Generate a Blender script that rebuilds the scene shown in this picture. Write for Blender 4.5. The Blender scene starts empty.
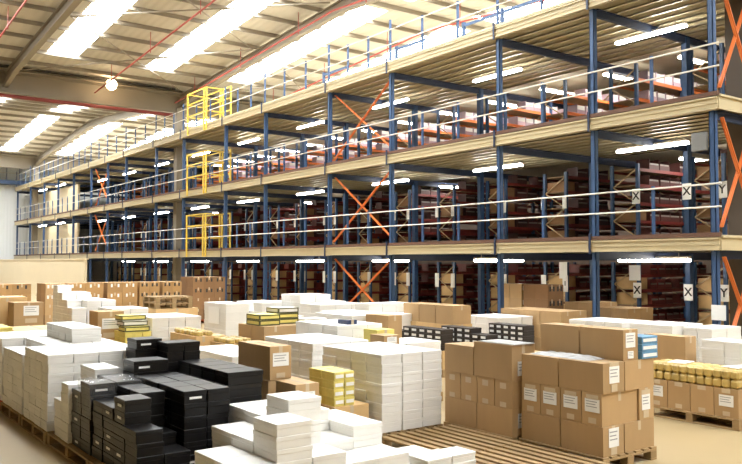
import bpy, bmesh, math, random
from mathutils import Vector, Matrix
R = random.Random(7)
scene = bpy.context.scene
COL = scene.collection

# ------------------------------------------------------------------ camera
F, CX, CY = 780.0, 371.0, 232.0
YAW, PITCH, H = math.atan(576/F), math.atan(30/F), 2.2
fw = Vector((-math.cos(YAW)*math.cos(PITCH), math.sin(YAW)*math.cos(PITCH), math.sin(PITCH)))
cd = bpy.data.cameras.new('camera'); cam = bpy.data.objects.new('camera', cd); COL.objects.link(cam)
cam.location = (0, 0, H); cam.rotation_euler = fw.to_track_quat('-Z', 'Y').to_euler()
cd.sensor_width = 36; cd.lens = 36*F/742; cd.clip_end = 300; cd.clip_start = .05
scene.camera = cam
rt = Vector((math.sin(YAW), math.cos(YAW), 0)); up = rt.cross(fw)
def at(px, py, z):                     # point of the photo on the level z
    d = fw + rt*((px-CX)/F) + up*((CY-py)/F); t = (z-H)/d.z
    return t*d.x, t*d.y
def xat(px, Y):                        # X of the photo column px on the vertical plane Y
    return -Y/math.tan(math.atan((px-CX)/F)+YAW)

# ------------------------------------------------------------------ materials
def mat(name, col, rough=.6, var=.06, scale=6, metal=0, rnd=.0, emit=0, bump=0, spec=.5, alpha=1, stretch=(1, 1, 1), trans=0):
    m = bpy.data.materials.new(name); m.use_nodes = True
    nt = m.node_tree; N = nt.nodes; L = nt.links; b = N['Principled BSDF']
    b.inputs['Roughness'].default_value = rough; b.inputs['Metallic'].default_value = metal
    b.inputs['Specular IOR Level'].default_value = spec
    tc = N.new('ShaderNodeTexCoord'); mp = N.new('ShaderNodeMapping'); mp.inputs['Scale'].default_value = stretch
    nz = N.new('ShaderNodeTexNoise'); nz.inputs['Scale'].default_value = scale; nz.inputs['Detail'].default_value = 4
    L.new(tc.outputs['Object'], mp.inputs['Vector']); L.new(mp.outputs[0], nz.inputs['Vector'])
    oi = N.new('ShaderNodeObjectInfo')
    v = N.new('ShaderNodeMath'); v.operation = 'MULTIPLY_ADD'; v.inputs[1].default_value = 2*var; v.inputs[2].default_value = 1-var
    L.new(nz.outputs['Fac'], v.inputs[0])
    w = N.new('ShaderNodeMath'); w.operation = 'MULTIPLY_ADD'; w.inputs[1].default_value = 2*rnd; w.inputs[2].default_value = 1-rnd
    L.new(oi.outputs['Random'], w.inputs[0])
    x = N.new('ShaderNodeMath'); x.operation = 'MULTIPLY'; L.new(v.outputs[0], x.inputs[0]); L.new(w.outputs[0], x.inputs[1])
    hs = N.new('ShaderNodeHueSaturation'); hs.inputs['Color'].default_value = (*col, 1); L.new(x.outputs[0], hs.inputs['Value'])
    L.new(hs.outputs[0], b.inputs['Base Color'])
    if bump:
        bp = N.new('ShaderNodeBump'); bp.inputs['Strength'].default_value = bump; bp.inputs['Distance'].default_value = .01
        L.new(nz.outputs['Fac'], bp.inputs['Height']); L.new(bp.outputs[0], b.inputs['Normal'])
    if emit:
        b.inputs['Emission Color'].default_value = (*col, 1); b.inputs['Emission Strength'].default_value = emit
    if alpha < 1: b.inputs['Alpha'].default_value = alpha
    if trans: b.inputs['Transmission Weight'].default_value = trans
    return m
M = dict(
    white=mat('white_card', (.8, .785, .745), .6, .04, 5, rnd=.04),
    tan=mat('brown_card', (.47, .305, .145), .7, .08, 7, rnd=.1, stretch=(1, 1, .3)),
    tan2=mat('pale_brown_card', (.64, .43, .2), .7, .08, 7, rnd=.1),
    tan3=mat('mid_brown_card', (.42, .245, .095), .7, .08, 7, rnd=.1),
    dbrown=mat('dark_brown_card', (.27, .145, .062), .7, .1, 7, rnd=.1),
    black=mat('black_card', (.007, .006, .006), .34, .2, 9, rnd=.3, spec=.3),
    shoe=mat('dark_box', (.03, .022, .018), .5, .1, 9, rnd=.2),
    tape=mat('clear_tape', (.62, .5, .34), .25, .05, 20),
    label=mat('label_paper', (.88, .88, .86), .6, .03, 20),
    print=mat('label_print', (.35, .35, .37), .6, .1, 40),
    wood=mat('pallet_wood', (.36, .24, .11), .8, .2, 5, rnd=.1, stretch=(1, 8, 8), bump=.3),
    redwood=mat('red_pallet_paint', (.55, .11, .04), .7, .1, 8),
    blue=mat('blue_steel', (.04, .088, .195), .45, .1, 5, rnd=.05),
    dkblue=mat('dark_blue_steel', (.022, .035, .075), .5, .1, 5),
    cream=mat('cream_steel', (.56, .465, .28), .45, .05, 3),
    joist=mat('galvanised_cream_steel', (.7, .6, .4), .32, .06, 3, metal=.1),
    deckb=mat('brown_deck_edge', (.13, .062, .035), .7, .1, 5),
    deck=mat('chipboard_deck', (.42, .36, .25), .7, .08, 4),
    rail=mat('pale_rail', (.72, .68, .6), .4, .05, 5),
    orange=mat('orange_steel', (.75, .2, .045), .45, .08, 5),
    red=mat('red_steel', (.2, .026, .02), .5, .1, 5),
    redp=mat('red_pipe', (.42, .07, .05), .4, .1, 5),
    redbin=mat('dark_red_plastic', (.17, .032, .025), .45, .1, 5, rnd=.3),
    grime=mat('grey_goods', (.3, .27, .24), .6, .2, 9, rnd=.3),
    crate=mat('maroon_plastic', (.09, .028, .025), .5, .1, 5, rnd=.4),
    lilac=mat('lilac_plastic', (.55, .41, .48), .5, .1, 5, rnd=.5),
    yellow=mat('yellow_steel', (.72, .5, .07), .4, .05, 5),
    ycard=mat('yellow_card', (.74, .63, .17), .55, .12, 14, rnd=.12),
    gold=mat('gold_pouch', (.55, .4, .13), .35, .4, 14, rnd=.15),
    ydark=mat('dark_olive_edge', (.09, .09, .03), .6, .1, 9),
    bluebook=mat('blue_card', (.12, .3, .5), .5, .08, 9, rnd=.1),
    brace=mat('tan_brace_steel', (.5, .36, .2), .5, .06, 6),
    board=mat('shelf_board', (.3, .2, .11), .7, .1, 6),
    floor=mat('floor_concrete', (.38, .285, .15), .42, .12, .6, bump=.02),
    roof=mat('roof_sheet', (.63, .59, .515), .6, .06, .5),
    steel=mat('grey_roof_steel', (.29, .25, .19), .55, .08, 1),
    dksteel=mat('brown_column_steel', (.085, .062, .043), .55, .1, 2),
    wallw=mat('white_wall_cladding', (.8, .82, .82), .6, .03, .6),
    wallc=mat('cream_partition', (.8, .69, .48), .6, .04, .8),
    walld=mat('back_wall', (.11, .075, .055), .7, .08, .6),
    sky=mat('skylight_sheet', (.93, .97, 1), .4, .02, 1, emit=22),
    tube=mat('lit_tube', (1, .98, .93), .4, 0, 1, emit=32),
    bulb=mat('lit_bulb', (1, .72, .42), .4, 0, 1, emit=22),
    lampm=mat('lamp_metal', (.6, .55, .48), .4, .05, 5, metal=.5),
    black2=mat('black_rubber', (.03, .028, .025), .6, .1, 5),
    wrap=mat('shrink_wrap', (.9, .9, .9), .12, 0, 5, alpha=.2),
    dwrap=mat('grey_shrink_wrap', (.5, .5, .5), .1, 0, 5, alpha=.13),
    navy=mat('navy_card', (.03, .045, .11), .5, .1, 9),
    grey=mat('grey_plastic', (.4, .4, .39), .4, .1, 9, bump=.4),
    boxg=mat('grey_box_metal', (.2, .2, .19), .5, .05, 9),
)
# corrugated roof sheet
def corrugate(m, axis, scale, dist):
    nt = m.node_tree; N = nt.nodes; L = nt.links; b = N['Principled BSDF']
    tc = N.new('ShaderNodeTexCoord'); wv = N.new('ShaderNodeTexWave'); wv.bands_direction = axis; wv.inputs['Scale'].default_value = scale
    bp = N.new('ShaderNodeBump'); bp.inputs['Strength'].default_value = .6; bp.inputs['Distance'].default_value = dist
    L.new(tc.outputs['Object'], wv.inputs['Vector']); L.new(wv.outputs['Fac'], bp.inputs['Height']); L.new(bp.outputs[0], b.inputs['Normal'])
corrugate(M['roof'], 'Y', 1.0, .03); corrugate(M['wallw'], 'Y', 1.2, .02)

# ------------------------------------------------------------------ mesh helper
class MB:
    def __init__(s): s.v = []; s.f = []; s.m = []
    def add(s, vs, fs, mi=0):
        o = len(s.v); s.v += [tuple(v) for v in vs]
        for f in fs: s.f.append([o+i for i in f]); s.m.append(mi)
        return s
    def box(s, x0, x1, y0, y1, z0, z1, mi=0):
        return s.add([(x0,y0,z0),(x1,y0,z0),(x1,y1,z0),(x0,y1,z0),(x0,y0,z1),(x1,y0,z1),(x1,y1,z1),(x0,y1,z1)],
              [(0,3,2,1),(4,5,6,7),(0,1,5,4),(1,2,6,5),(2,3,7,6),(3,0,4,7)], mi)
    def bar(s, p, q, w, h, mi=0, upv=(0, 0, 1)):
        p, q = Vector(p), Vector(q); d = (q-p).normalized(); a = d.cross(Vector(upv))
        if a.length < 1e-4: a = d.cross(Vector((0, 1, 0)))
        a.normalize(); b = a.cross(d); a = a*w/2; b = b*h/2
        return s.add([p-a-b, p+a-b, p+a+b, p-a+b, q-a-b, q+a-b, q+a+b, q-a+b],
              [(0,1,2,3),(7,6,5,4),(0,4,5,1),(1,5,6,2),(2,6,7,3),(3,7,4,0)], mi)
    def tube(s, p, q, r, n=8, mi=0):
        p, q = Vector(p), Vector(q); d = (q-p).normalized(); a = d.orthogonal().normalized(); b = d.cross(a)
        ring = [a*math.cos(2*math.pi*i/n)*r + b*math.sin(2*math.pi*i/n)*r for i in range(n)]
        return s.add([p+c for c in ring]+[q+c for c in ring],
              [(i, (i+1) % n, n+(i+1) % n, n+i) for i in range(n)]+[tuple(range(n-1, -1, -1)), tuple(range(n, 2*n))], mi)
    def channel(s, x0, x1, y, z0, z1, lip=.06, t=.012, mi=0):   # C section running along X, web at y facing -Y
        s.box(x0, x1, y, y+t, z0, z1, mi); s.box(x0, x1, y-.035, y+lip, z1-.03, z1, mi); return s.box(x0, x1, y-.035, y+lip, z0, z0+.03, mi)
    def mesh(s, name, mats, bevel=0, smooth=False):
        me = bpy.data.meshes.new(name); me.from_pydata(s.v, [], s.f)
        for m in (mats if isinstance(mats, (list, tuple)) else [mats]): me.materials.append(M[m] if isinstance(m, str) else m)
        me.polygons.foreach_set('material_index', s.m)
        if bevel:
            b = bmesh.new(); b.from_mesh(me); bmesh.ops.bevel(b, geom=b.edges[:], offset=bevel, segments=1, affect='EDGES'); b.to_mesh(me); b.free()
        if smooth: me.polygons.foreach_set('use_smooth', [True]*len(me.polygons))
        me.update(); return me
    def build(s, name, mats, parent=None, bevel=0, smooth=False):
        return link(name, s.mesh(name, mats, bevel, smooth), parent)
def link(name, me, parent=None, loc=None, rz=0):
    o = bpy.data.objects.new(name, me); COL.objects.link(o)
    if parent: o.parent = parent
    if loc is not None: o.location = loc
    if rz: o.rotation_euler.z = rz
    return o
def tag(o, label=None, cat=None, group=None, kind=None):
    for k, v in (('label', label), ('category', cat), ('group', group), ('kind', kind)):
        if v: o[k] = v
    return o
def empty(name, loc, label, cat, group=None, rz=0):
    return tag(link(name, None, None, loc, rz), label, cat, group)
def struct(name, mb, m, **k): return tag(mb.build(name, m, **k), kind='structure')
def copy_tree(o, loc, label=None, group=None, rz=None):
    c = o.copy(); COL.objects.link(c); c.location = loc
    if rz is not None: c.rotation_euler.z = rz
    if label: c['label'] = label
    if group: c['group'] = group
    for ch in list(o.children):
        d = ch.copy(); COL.objects.link(d); d.parent = c
        for g in list(ch.children):
            e = g.copy(); COL.objects.link(e); e.parent = d
    return c

# ------------------------------------------------------------------ room shell
XV, XR, XW = -38.0, -23.0, -71.0            # valley, ridge, far wall
ZV, SL = 10.95, .066
def roofz(x):
    x = abs(((x-XR+15) % 30)-15); return ZV+SL*(15-x)
struct('floor', MB().box(-75, 14, -22, 36, -.2, 0), 'floor')
struct('wall_far', MB().box(XW-.25, XW, -22, 36, 0, 11.6), 'wallw')
struct('wall_left', MB().box(-71, 14, -22.2, -22, 0, 12), 'wallc')
struct('wall_right', MB().box(13.9, 14.1, -22, 33, 0, 12), 'wallc')
struct('wall_back', MB().box(XW, 14, 33, 33.2, 0, 13), 'walld')
SKY = [4.7, 9.1, 13.4, 17.6, 22.0, 26.4]; SW = .64
mb = MB(); xs = [-71, -68, -53, -38, -23, -8, 7, 14]
sky_spans = [(-66.5, -54), (-51.5, -40.3), (-34.8, -23.6), (-22.2, -10.8), (-5.0, 6.0)]
ys = sorted([-22, 36]+[y+d for y in SKY for d in (-SW, SW)])
for i in range(len(ys)-1):
    y0, y1 = ys[i], ys[i+1]; is_sky = any(abs((y0+y1)/2-s) < .1 for s in SKY)
    cuts = sorted(set(xs+([c for sp in sky_spans for c in sp] if is_sky else [])))
    for a, b in zip(cuts[:-1], cuts[1:]):
        if is_sky and any(sp[0] <= a and b <= sp[1] for sp in sky_spans): continue
        za, zb = roofz(a), roofz(b)
        mb.add([(a,y0,za),(b,y0,zb),(b,y1,zb),(a,y1,za),(a,y0,za+.12),(b,y0,zb+.12),(b,y1,zb+.12),(a,y1,za+.12)],
               [(0,3,2,1),(4,5,6,7),(0,1,5,4),(1,2,6,5),(2,3,7,6),(3,0,4,7)])
struct('ceiling', mb, 'roof')
n = 1
for sp in sky_spans:
    for y in SKY:
        za, zb = roofz(sp[0]), roofz(sp[1]); mb = MB()
        mb.add([(sp[0],y-SW,za+.02),(sp[1],y-SW,zb+.02),(sp[1],y+SW,zb+.02),(sp[0],y+SW,za+.02),
                (sp[0],y-SW,za+.06),(sp[1],y-SW,zb+.06),(sp[1],y+SW,zb+.06),(sp[0],y+SW,za+.06)],
               [(0,3,2,1),(4,5,6,7),(0,1,5,4),(1,2,6,5),(2,3,7,6),(3,0,4,7)])
        struct('window_%d' % n, mb, 'sky'); n += 1
tn = 1
def trim(mb, m, **k):
    global tn
    o = struct('trim_%d' % tn, mb, m, **k); tn += 1; return o
def ibeam(mb, p, q, w, h):
    mb.bar(p, q, .02, h); off = Vector((0, 0, h/2-.012))
    for s in (1, -1): mb.bar(Vector(p)+off*s, Vector(q)+off*s, w, .024)
    return mb
x = -69.5
while x < 13:                                # purlins
    z = roofz(x)-.08; mb = MB().box(x-.02, x+.02, -21, 33, z-.08, z+.08).box(x-.02, x+.05, -21, 33, z-.08, z-.06); trim(mb, 'steel'); x += 1.66
for y in (-9.1, -.8, 7.5, 15.8, 24.1):       # rafters, every frame
    for a, b in ((-68, -53), (-53, -38), (-38, -23), (-23, -8), (-8, 7)):
        ibm = ibeam(MB(), (a, y, roofz(a)-.45), (b, y, roofz(b)-.45), .24, .46)
        for e, o in ((a, 1), (b, -1)):
            if (e+38) % 30 == 0: ibm.bar((e, y, roofz(e)-.8), (e+o*2.2, y, roofz(e+o*2.2)-.62), .2, .1)
        trim(ibm, 'steel')
for xv in (-68, -38, -8):                    # valley beams and columns
    ibm = ibeam(MB(), (xv, -20, 10.3), (xv, 33, 10.3), .4, .95).box(xv-.42, xv+.42, -20, 33, 10.78, 10.84)
    trim(ibm, 'steel')
    for y in (15.8, 24.1):
        xc, y = (xv, y) if xv != -8 else (-8.85, y+.8)
        c = MB().box(xc-.2, xc+.2, y-.22, y-.19, 0, 10.1).box(xc-.2, xc+.2, y+.19, y+.22, 0, 10.1).box(xc-.17, xc+.17, y-.19, y+.19, 0, 10.1)
        trim(c, 'dksteel' if xv == -8 else 'steel')
for (xa, ya, xb, yb) in ((-37, 8, -29.5, 15.5), (-37, 15.5, -29.5, 8), (-29.5, 8, -23.5, 15.5), (-29.5, 15.5, -23.5, 8), (-37, 16, -29.5, 24), (-29.5, 16, -37, 24)):
    trim(MB().tube((xa, ya, roofz(xa)-.25), (xb, yb, roofz(xb)-.25), .03), 'steel')
# cream partition below the far end of the racking, beige wall inside the far bays
struct('wall_partition', MB().box(-70.8, -44.5, 13.0, 13.15, 0, 2.32).box(-70.8, -44.4, 12.95, 13.2, 2.32, 2.4), 'wallc')
struct('wall_inner', MB().box(-70.2, -58.3, 16.5, 16.65, 0, 2.24).box(-70.2, -58.3, 16.5, 16.65, 2.76, 5.05).box(-70.2, -58.3, 16.5, 16.65, 5.57, 7.88), 'wallc')
LAMP = (-36.9, 11.92, 10.6)
# pipes below the roof
for y, lab in ((6.0, 'leftmost'), (11.3, 'between the two leftmost long skylights'), (15.3, 'beside the grey rafter'), (19.6, 'nearest above the top deck')):
    t = empty('sprinkler_pipe', (-34, y, 10.6), 'red sprinkler pipe running along under the roof, '+lab, 'pipe', 'red sprinkler pipes')
    for a, b in ((-3.4, 11), (11, 23)):
        za, zb = roofz(-34+a)-10.6-.75, roofz(-34+b)-10.6-.75
        MB().tube((a, 0, za), (b, 0, zb), .035).build('pipe', 'redp', t)
        for k in range(3):
            xx = a+(b-a)*(k+.5)/3; zz = za+(zb-za)*(k+.5)/3
            MB().tube((xx, 0, zz), (xx, 0, zz+.72), .015).tube((xx, 0, zz-.12), (xx, 0, zz), .02).build('dropper', 'redp', t)
t = tag(MB().tube((-37.5, -10, 9.62), (-37.5, 15.2, 9.62), .085, 10).build('main_pipe', 'red'), 'thick dark red main pipe crossing below the grey valley beam', 'pipe')
t = tag(MB().box(-37.3, -37.1, -10, 15.2, 10.85, 10.92).build('cable_tray', 'black2'), 'black cable tray along the top of the grey valley beam', 'cable tray')
lx, ly, lz = LAMP
t = empty('pendant_lamp', (lx, ly, lz), 'lit warm high-bay lamp hanging below the valley beam', 'lamp')
g = MB(); n = 14
prof = [(.06, .3), (.1, .28), (.22, .05), (.24, 0)]
vs = [(r*math.cos(2*math.pi*i/n), r*math.sin(2*math.pi*i/n), z) for r, z in prof for i in range(n)]
g.add(vs, [(k*n+i, k*n+(i+1) % n, (k+1)*n+(i+1) % n, (k+1)*n+i) for k in range(3) for i in range(n)]).build('lamp_shade', 'lampm', t)
MB().tube((0, 0, .3), (0, 0, .4), .02).build('hanger', 'lampm', t)
bm = bmesh.new(); bmesh.ops.create_uvsphere(bm, u_segments=12, v_segments=8, radius=.26); me = bpy.data.meshes.new('bulb'); bm.to_mesh(me); bm.free(); me.materials.append(M['bulb'])
link('bulb', me, t, (0, 0, .02))

# ------------------------------------------------------------------ mezzanine
D = 14.67; ZD = (2.74, 5.55, 8.38); XE = -8.25; XL = -69.7
POST = [-8.45, -11.35, -14.35, -18.95, -22.42, -26.98, -30.5, -35.0, -38.5, -43.0, -46.2, -49.4, -53.2, -57, -60.8, -65, -69.4]
WORDS_ = ('seventeenth','eighteenth','nineteenth')
WORDS = ('first','second','third','fourth','fifth','sixth','seventh','eighth','ninth','tenth','eleventh','twelfth','thirteenth','fourteenth','fifteenth','sixteenth','seventeenth')
def P(mb, name, m, parent=None, **k):        # world coordinates to the parent's base
    b = parent.location if parent else (0, 0, 0)
    mb.v = [(v[0]-b[0], v[1]-b[1], v[2]-b[2]) for v in mb.v]; return mb.build(name, m, parent, **k)
for r, (y, w, rn) in enumerate(((D+.12, .12, 'front row at the deck edge'), (18.6, .16, 'second row inside the mezzanine'))):
    for i, x in enumerate(POST):
        if y > 18 and x < -58: continue
        t = empty('support_post', (x, y, 0), 'blue steel post, %s from the right in the %s' % (WORDS[i], rn), 'post', 'blue posts, '+rn)
        for z0, z1 in zip((.02,)+ZD[:2], ZD):
            z0 += .0 if z0 < 1 else .0; z1 -= .32
            c = MB().box(-w/2, w/2, -w/2, -w/2+.015, z0, z1).box(-w/2, -w/2+.015, -w/2, w/2, z0, z1).box(w/2-.015, w/2, -w/2, w/2, z0, z1).box(-w/2+.02, w/2-.02, w/2-.03, w/2, z0, z1)
            c.build('post_length', 'blue', t)
        MB().box(-.14, .14, -.14, .14, 0, .02).build('foot_plate', 'blue', t)
BAY = [XE]+POST[1:-1]+[XL]
for lv, z in enumerate(ZD):
    dk = empty('mezzanine_deck', (-39, D, z), '%s deck of the long mezzanine, with cream edge beam' % ('lowest', 'middle', 'top')[lv], 'mezzanine deck', 'mezzanine decks')
    P(MB().box(XL, XE, D, 26.5, z-.04, z), 'deck_board', 'deck', dk)
    for a, b in zip(BAY[:-1], BAY[1:]):
        f = MB().channel(b+.02, a-.02, D-.03, z-.31, z-.06)
        f.box(b+.02, a-.02, D-.05, D-.03, z-.2, z-.17)
        P(f, 'edge_beam', 'cream', dk)
    for x in BAY[1:-1]:
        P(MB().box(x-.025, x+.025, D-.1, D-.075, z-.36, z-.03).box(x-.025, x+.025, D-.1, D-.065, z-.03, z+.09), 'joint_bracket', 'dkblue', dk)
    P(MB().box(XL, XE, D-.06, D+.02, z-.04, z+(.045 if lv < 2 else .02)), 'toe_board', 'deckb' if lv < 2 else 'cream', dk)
    P(MB().box(XE-.03, XE, D, 26.5, z-.31, z-.04).box(XE-.04, XE+.04, D, 26.5, z-.06, z-.02), 'end_beam', 'cream', dk)
    for x in POST:
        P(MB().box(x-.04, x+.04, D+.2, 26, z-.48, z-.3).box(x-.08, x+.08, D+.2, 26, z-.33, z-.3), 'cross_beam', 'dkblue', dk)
    y = D+.45
    while y < 19.5:
        j = MB().box(XL+.1, XE-.05, y, y+.02, z-.28, z-.04).box(XL+.1, XE-.05, y, y+.1, z-.28, z-.25); P(j, 'joist', 'joist', dk); y += .42
    # guard rail
    gr = empty('guard_rail', (-39, D, z), 'pale two-bar guard rail along the edge of the %s deck' % ('lowest', 'middle', 'top')[lv], 'guard rail', 'guard rails on the mezzanine')
    for zz, nm in ((1.02, 'top_rail'), (.56, 'middle_rail')): P(MB().tube((XL, D+.02, z+zz), (XE, D+.02, z+zz), .018), nm, 'rail', gr)
    for a, b in zip(BAY[:-1], BAY[1:]):
        k = 2 if abs(a-b) > 3.3 else 1
        pts = [a+(b-a)*(i+1)/(k+1) for i in range(k)]
        if lv == 2: pts.append(b)
        for x in pts:
            P(MB().box(x-.03, x+.03, D+.045, D+.095, z, z+(1.08 if lv < 2 else 1.35 if x == b else 1.1)), 'baluster', 'blue', gr)
    if lv == 2:
        for x in (-20.5, -17.2, -15.6, -25.0):
            P(MB().box(x-.05, x+.05, D+1.5, D+1.58, z, z+1.1).bar((x, D+1.54, z+1.0), (x+1.5, D+1.54, z+1.0), .05, .08), 'baluster', 'blue', gr)
def brace(p1, p2, z0, z1, lab):
    t = empty('cross_brace', (*p1, z0), lab, 'brace', 'orange cross braces')
    for a, b, o in ((p1, p2, 0), (p2, p1, .03)):
        off = Vector((o, o, 0)); nrm = (1, 0, 0) if p1[0] == p2[0] else (0, 1, 0)
        P(MB().bar(Vector((*a, z0))+off, Vector((*b, z1))+off, .02, .085, upv=nrm).bar(Vector((*a, z0))+off, Vector((*b, z1))+off, .05, .02, upv=nrm), 'brace_bar', 'orange', t)
for z0, z1, st in ((.25, 2.3, 'ground storey'), (2.9, 5.1, 'middle storey'), (5.7, 7.95, 'top storey')):
    brace((-22.3, D+.22), (-19.05, D+.22), z0, z1, 'orange cross brace between the fourth and fifth posts, '+st)
    brace((-8.36, D+.2), (-8.36, 16.15), z0, z1, 'orange cross brace at the near right end, '+st)
    if z0 > 1: brace((-46.3, D+.22), (-48.9, D+.22), z0, z1, 'small orange cross brace near the far left end, '+st)
# walkway on the far wall
t = empty('wall_walkway', (-70, 10, 8.7), 'dark blue walkway with pale rails on the far white wall', 'walkway')
MB().box(-1, .2, -25, 7.2, 0, .3).build('walkway_beam', 'blue', t)
MB().tube((.15, -25, 1.4), (.15, 7.2, 1.4), .03).tube((.15, -25, .9), (.15, 7.2, .9), .03).build('guard_rail', 'rail', t)
for y in range(-4, 8):
    MB().box(.1, .17, y-.03, y+.03, .3, 1.5).build('baluster', 'blue', t)

# suspended fluorescent fittings
fl = None
lx0 = [-11.4, -16.7, -22.0, -27.4, -32.9, -38.3, -43.7, -49.2, -54.5, -59.8, -65]
lvn = ('under the lowest deck', 'under the middle deck', 'under the top deck')
for lv, z in enumerate(ZD):
    for i, x in enumerate(lx0):
        if lv == 0 and i > 7: continue
        rows = [17.1]
        for y in rows:
            loc = (x, y if x > -58 else 15.7, z-.52)
            lab = 'lit white fluorescent tube %s, %s from the near right-hand post' % (lvn[lv], ('first','second','third','fourth','fifth','sixth','seventh','eighth','ninth','tenth','eleventh')[i])
            if fl is None:
                fl = empty('fluorescent_light', loc, lab, 'light', 'fluorescent lights under the decks')
                MB().box(-1, 1, -.06, .06, .06, .12).build('housing', 'lampm', fl, bevel=.01)
                for s in (-.04, .04): MB().tube((-.98, s, .02), (.98, s, .02), .034, 8).build('lit_tube', 'tube', fl)
                for s in (-.7, .7): MB().tube((s, 0, .12), (s, 0, .22), .012, 6).build('hanger', 'lampm', fl)
            else: copy_tree(fl, loc, lab)
for k, x in enumerate([-12.15-2.5*k for k in range(13)]):
    for lv in (1, 2):
        if lv == 1 and (k*7) % 4: continue
        copy_tree(fl, (x, 20.6, ZD[lv]-.52), 'lit tube between the racks, %s aisle from the right, %s' % (WORDS[k], lvn[lv]), 'aisle lights between the racks', math.pi/2)
# yellow pallet gates
yg = None
for z, lab in zip(ZD, ('yellow tubular pallet gate on the lowest deck', 'yellow tubular pallet gate on the middle deck', 'yellow tubular pallet gate on the top deck')):
    if yg is None:
        yg = empty('pallet_gate', (-32.6, D, z), lab, 'gate', 'yellow pallet gates')
        for x in (-1.5, .3, .55, 1.35):
            for y in (-.1, .7):
                if x > 1 and y < 0: continue
                MB().box(x-.03, x+.03, y-.03, y+.03, .0 if y > 0 else -.3, 1.62).build('upright', 'yellow', yg)
        for zz in (.55, 1.1, 1.6):
            for a, b in (((-1.5, -.1), (.55, -.1)), ((-1.5, .7), (1.35, .7)), ((-1.5, -.1), (-1.5, .7)), ((.55, -.1), (.55, .7))):
                MB().bar((*a, zz), (*b, zz), .04, .05).build('cross_rail', 'yellow', yg)
    else: copy_tree(yg, (-32.6, D, z), lab)

INNER = {}
# ------------------------------------------------------------------ racks inside the mezzanine
RUN = [-10.9-2.5*k for k in range(19)]; Y0, YL = 18.75, 4.6
def make_rack(shelves, beam, name, loc, lab, grp, top=2.2):
    t = empty(name, loc, lab, 'rack', grp)
    for y in (.05, YL/2, YL-.05):
        for x in (-.42, .42): MB().box(x-.045, x+.045, y-.04, y+.04, 0, top).build('upright', 'blue', t)
        b = MB(); zz = [.15+i*(top-.3)/4 for i in range(5)]
        for i in range(4): b.bar((-.38 if i % 2 else .38, y, zz[i]), (.38 if i % 2 else -.38, y, zz[i+1]), .03, .035, upv=(0, 1, 0))
        b.build('diagonal_brace', 'brace', t)
    for z in shelves:
        for x in (-.43, .43): MB().box(x-.025, x+.025, .08, YL-.08, z-.09, z).build('beam', beam, t)
        MB().box(-.4, .4, .1, YL-.1, z-.03, z-.005).build('shelf', 'board', t)
    return t
SH = ((.12, .56, 1.0, 1.44, 1.86), (.12, .62, 1.12, 1.62, 2.08), (.12, .68, 1.24, 1.8))
ZF = (0, ZD[0], ZD[1]); protos = []
words = ('first','second','third','fourth','fifth','sixth','seventh','eighth','ninth','tenth','eleventh','twelfth','thirteenth','fourteenth','fifteenth','sixteenth')+WORDS_
spec = (('red', 'pallet_rack', 'blue rack with dark red shelf beams on the ground floor', 'racks on the ground floor'),
        ('red', 'pallet_rack', 'blue rack with red shelf beams on the first deck', 'racks on the first deck'),
        ('orange', 'pallet_rack', 'blue rack with orange shelf beams on the second deck', 'racks on the second deck'))
for lv in range(3):
    p = None
    for k, x in enumerate(RUN):
        lab = '%s, %s run from the right' % (spec[lv][2], words[k])
        if p is None: p = make_rack(SH[lv], spec[lv][0], spec[lv][1], (x, Y0, ZF[lv]), lab, spec[lv][3])
        else: copy_tree(p, (x, Y0, ZF[lv]), lab)
# goods in the racks: open-fronted bins
def bin_mesh(w, d, h, m, fill):              # front opening faces +X
    b = MB(); t = .012
    b.box(-d/2, d/2, -w/2, w/2, 0, t).box(-d/2, -d/2+t, -w/2, w/2, t, h).box(-d/2, d/2, -w/2, -w/2+t, t, h).box(-d/2, d/2, w/2-t, w/2, t, h).box(d/2-t, d/2, -w/2+t, w/2-t, t, h*.45)
    b.box(-d/2+t, d/2-t, -w/2+t, w/2-t, t, h*(.9 if m == 'lilac' else .62), 1)
    return b.mesh('bin', [m, fill])
def fill_runs(lv, w, h, n, m, fill, name, lab, cat, grp, x0=.2, depth=.42, cap=300, ystart=.62):
    me = bin_mesh(w-.03, depth, h, m, fill); rest = MB(); c = 0
    for x in RUN:
        for z in SH[lv]:
            for j in range(n):
                if R.random() < .06: continue
                p = (x+x0+R.uniform(-.03, .01), Y0+ystart+w*(j+.5), ZF[lv]+z+.002); c += 1
                if c <= cap: tag(link(name, me, None, p), lab, cat, grp)
                else: rest.box(p[0]-depth/2, p[0]+depth/2, p[1]-w/2+.015, p[1]+w/2-.015, p[2], p[2]+h*.9)
    if rest.v: INNER.setdefault((name, m), MB()).add(rest.v, rest.f)
fill_runs(0, .36, .26, 8, 'redbin', 'grime', 'storage_bin', 'dark red open-fronted bin on the shelves of the ground-floor racks', 'bin', 'dark red bins in the ground-floor racks')
fill_runs(1, .5, .3, 4, 'crate', 'grime', 'storage_crate', 'maroon crate on the shelves of the racks on the first deck', 'crate', 'maroon crates in the racks on the first deck')
fill_runs(2, .42, .3, 7, 'lilac', 'white', 'storage_tray', 'lilac tray on the shelves of the racks on the second deck', 'tray', 'lilac trays in the racks on the second deck')
me = MB().box(-.36, .36, 0, .42, 0, .34).box(-.36, .36, .2, .23, .34, .342).mesh('carton', 'tan2', .006)
me1 = MB().box(-.36, .36, 0, .42, 0, .3).box(-.36, .36, .2, .23, .3, .302).mesh('carton', 'dbrown', .006)
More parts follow.
